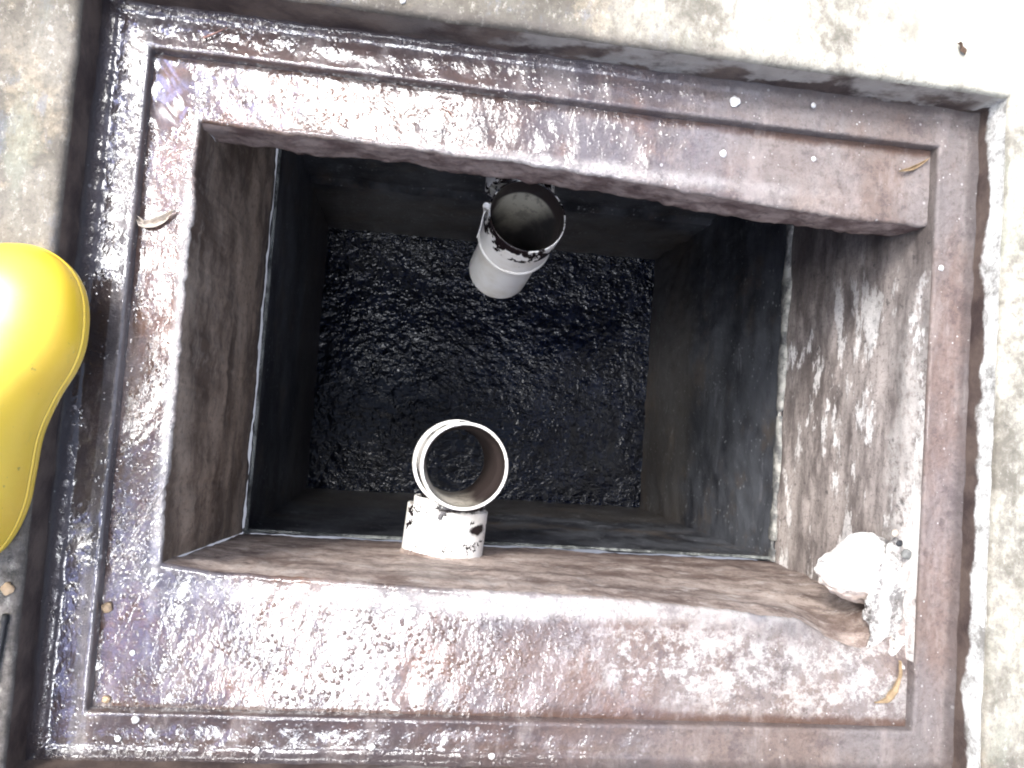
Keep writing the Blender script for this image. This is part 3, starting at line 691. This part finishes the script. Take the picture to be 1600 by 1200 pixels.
# ------------------------------------------------------------------ small litter
def simple(name, col, rough=.6, spec=.4, nz=60):
    m = M(name); c = m.mix(m.rng(m.noise(nz, 5, .7), .35, .65), tuple(x*.6 for x in col), col); return m.done(c, rough, m.bump(m.noise(nz*3, 4, .7), .6, .001), spec)
m_white = simple('white_lime', (.78, .76, .74)); m_tan = simple('tan_stone', (.46, .33, .21)); m_grn = simple('grey_stone', (.17, .17, .16)); m_blk = simple('black_chip', (.02, .02, .022)); 
m_leaf = simple('dry_leaf', (.50, .43, .36), nz=90); m_leafb = simple('brown_leaf', (.30, .21, .12), nz=90); m_twig = simple('twig_bark', (.30, .16, .13), nz=120); m_dleaf = simple('dark_leaf', (.10, .06, .04))
def pebble(name, x, y, z, r, mat, label, cat='pebble', group=None, flat=.5, seed=0, el_=1.0):
    bm = bmesh.new(); bmesh.ops.create_icosphere(bm, subdivisions=3, radius=1)
    for v in bm.verts:
        p = v.co.copy(); k = 1+.28*fb(p.x+seed*3, p.y, p.z, 1.3, 3)+.08*fb(p.x+seed, p.y, p.z, 4, 2); v.co = Vector((p.x*r*k*el_, p.y*r*k, p.z*r*k*flat))
    o = link(name, bm, mat); o.location = (x, y, z+r*flat*.55); o.rotation_euler = (0, 0, seed*1.3); return tag(o, label, cat, group)
ZSd = DZ
for i, (x, y, z, r, lab) in enumerate([
    (-.3245, -.3275, ZSd, .0036, 'white lime pebble on the seat in the lower left corner, nearest the left rim'),
    (-.2520, -.2990, ZSd, .0040, 'white lime pebble on the seat, diagonally below the opening\'s lower left corner'),
    (-.3080, -.4050, 0, .0048, 'white lime pebble on the lower ledge, largest of the cluster by the corner'),
    (-.3270, -.4290, 0, .0038, 'white lime pebble on the lower ledge, left one and lowest of the cluster'),
    (-.2900, -.4190, 0, .0036, 'dull white pebble on the lower ledge, right one of the cluster by the corner'),
    (-.1570, -.4400, 0, .0042, 'white lime pebble on the lower ledge, alone below the wet glare'),
    (-.0110, -.4330, 0, .0044, 'small pinkish white crumb on the lower ledge at its outer edge, below the pipe tee'),
    (.1480, -.4420, 0, .0044, 'small pale crumb on the lower ledge at its outer edge, right of the pipe tee'),
    (.4315, .4855, 0, .0078, 'white lime splat on the upper ledge, biggest lump near the kerb'),
    (.4255, .4150, ZSd, .0052, 'white lime pebble on the upper seat, below the big splat'),
    (.5650, .4230, ZSd, .0036, 'tiny white pebble on the upper seat between splat and right corner'),
    (.5490, .4930, .0045, .0036, 'tiny white pebble at the foot of the upper kerb face'),
    (.7640, .2760, 0, .0044, 'small white pebble on the right ledge near its inner rim'),
    (-.0460, .5300, PZ, .0034, 'tiny white pebble on the upper kerb edge above the wet glare'),
    ]):
    pebble('pebble', x, y, z, r, m_white, lab, 'pebble', 'white pebbles scattered round the pit', .45, i+1)
pebble('pebble', -.3600, -.2710, ZSd, .0068, m_tan, 'tan stone wedged against the left rim of the seat', flat=.7, seed=21)
pebble('pebble', -.3510, -.3870, ZSd, .005, m_tan, 'yellowish stone in the lower left corner of the seat', flat=.6, seed=22)
pebble('pebble', -.4440, -.2330, PZ, .007, m_tan, 'tan stone on the dark pavement below the boot', flat=.6, seed=23)
pebble('mortar_chip', .7300, -.1190, -.030, .0055, m_leaf, 'tan chip lying beside the white stub', 'chip', flat=.6, seed=24)
pebble('plastic_chip', .7340, -.1330, -.024, .005, m_blk, 'black chip between the tan chip and grey stone', 'chip', flat=.4, seed=25)
pebble('pebble', .7440, -.1480, -.022, .008, m_grn, 'greenish grey stone at the right rim beside the white stub', flat=.55, seed=26)

def leaf(name, pts, w, z, mat, label, cat, curl=.004, cs=6):
    """leaf blade along a bent midrib with thickness"""
    bm = bmesh.new(); n = len(pts)*6; rows = []; P = [Vector(p) for p in pts]
    for i in range(n+1):
        s = i/n*(len(P)-1); k = min(len(P)-2, int(s)); p = P[k].lerp(P[k+1], s-k); d = (P[k+1]-P[k]).normalized(); nn = Vector((-d.y, d.x)); u = i/n
        ww = w*math.sin(math.pi*min(1, u*.93+.05))**.8
        rows.append([bm.verts.new((p.x+nn.x*ww*t, p.y+nn.y*ww*t, z+.0025+curl*abs(t)**1.5+.002*math.sin(u*9+t)+.001*fb(u*5, t, 0, 3))) for t in lin(-1, 1, cs)])
    for a, b in zip(rows, rows[1:]):
        for k in range(cs): bm.faces.new((a[k], a[k+1], b[k+1], b[k]))
    o = link(name, bm, mat); md = o.modifiers.new('t', 'SOLIDIFY'); md.thickness = .0006
    return tag(o, label, cat)
leaf('leaf', [(-.3705, .237), (-.360, .226), (-.348, .229), (-.334, .237), (-.3225, .249)], .0062, ZSd, m_leaf, 'pale curled dry leaf on the left seat against the rim', 'leaf', .007)
leaf('leaf', [(.700, -.361), (.718, -.356), (.730, -.343), (.7365, -.322), (.7350, -.300)], .0055, ZSd+.001, m_leafb, 'curved yellow brown leaf in the lower right corner of the seat', 'leaf')
leaf('leaf', [(.699, .4185), (.714, .4225), (.728, .430), (.745, .443)], .0032, ZSd, m_leafb, 'thin curled brown leaf in the upper right corner of the seat', 'leaf')
leaf('leaf', [(.7240, .5780), (.7300, .5710), (.7340, .5620)], .0042, PZ, m_dleaf, 'small dark leaf scrap on the bright pavement above the upper right corner', 'leaf')
def twig(pts, r, mat, label, name='twig'):
    bm = bmesh.new(); P = [Vector(p) for p in pts]; prev = None; n = (len(P)-1)*6
    for i in range(n+1):
        s = i/n*(len(P)-1); k = min(len(P)-2, int(s)); p = P[k].lerp(P[k+1], s-k); rr = r*(1-.55*i/n)*(1+.2*math.sin(i*2.3))
        d = (P[k+1]-P[k]).normalized(); q = d.to_track_quat('Z', 'Y')
        row = [bm.verts.new(p+q @ Vector((rr*math.cos(a), rr*math.sin(a), 0))) for a in [j*math.pi/3 for j in range(6)]]
        if prev:
            for j in range(6): bm.faces.new((prev[j], prev[(j+1) % 6], row[(j+1) % 6], row[j]))
        else: bm.faces.new(row)
        prev = row
    bm.faces.new(prev[::-1]); bmesh.ops.recalc_face_normals(bm, faces=bm.faces)
    return tag(link(name, bm, mat), label, 'twig')
twig([(-.3030, .4780, .003), (-.290, .4850, .004), (-.2740, .4960, .003)], .0019, m_twig, 'short reddish twig on the upper left ledge')
twig([(.016, .4330, ZSd+.004), (.024, .4290, ZSd+.003), (.033, .4190, ZSd+.003)], .0013, m_twig, 'thin red twig on the upper seat in the wet glare')
twig([(.7200, -.262, ZSd+.004), (.727, -.279, ZSd+.004), (.7335, -.297, ZSd+.003)], .0011, m_leaf, 'pale straw standing over the curved leaf at the right rim')
twig([(-.4430, -.262, PZ+.003), (-.4450, -.305, PZ+.004), (-.4470, -.345, PZ+.003)], .0038, m_blk, 'black strip standing in for a dark void in the pavement left of the lower left corner')  # stick shape added where the pavement has a dark void
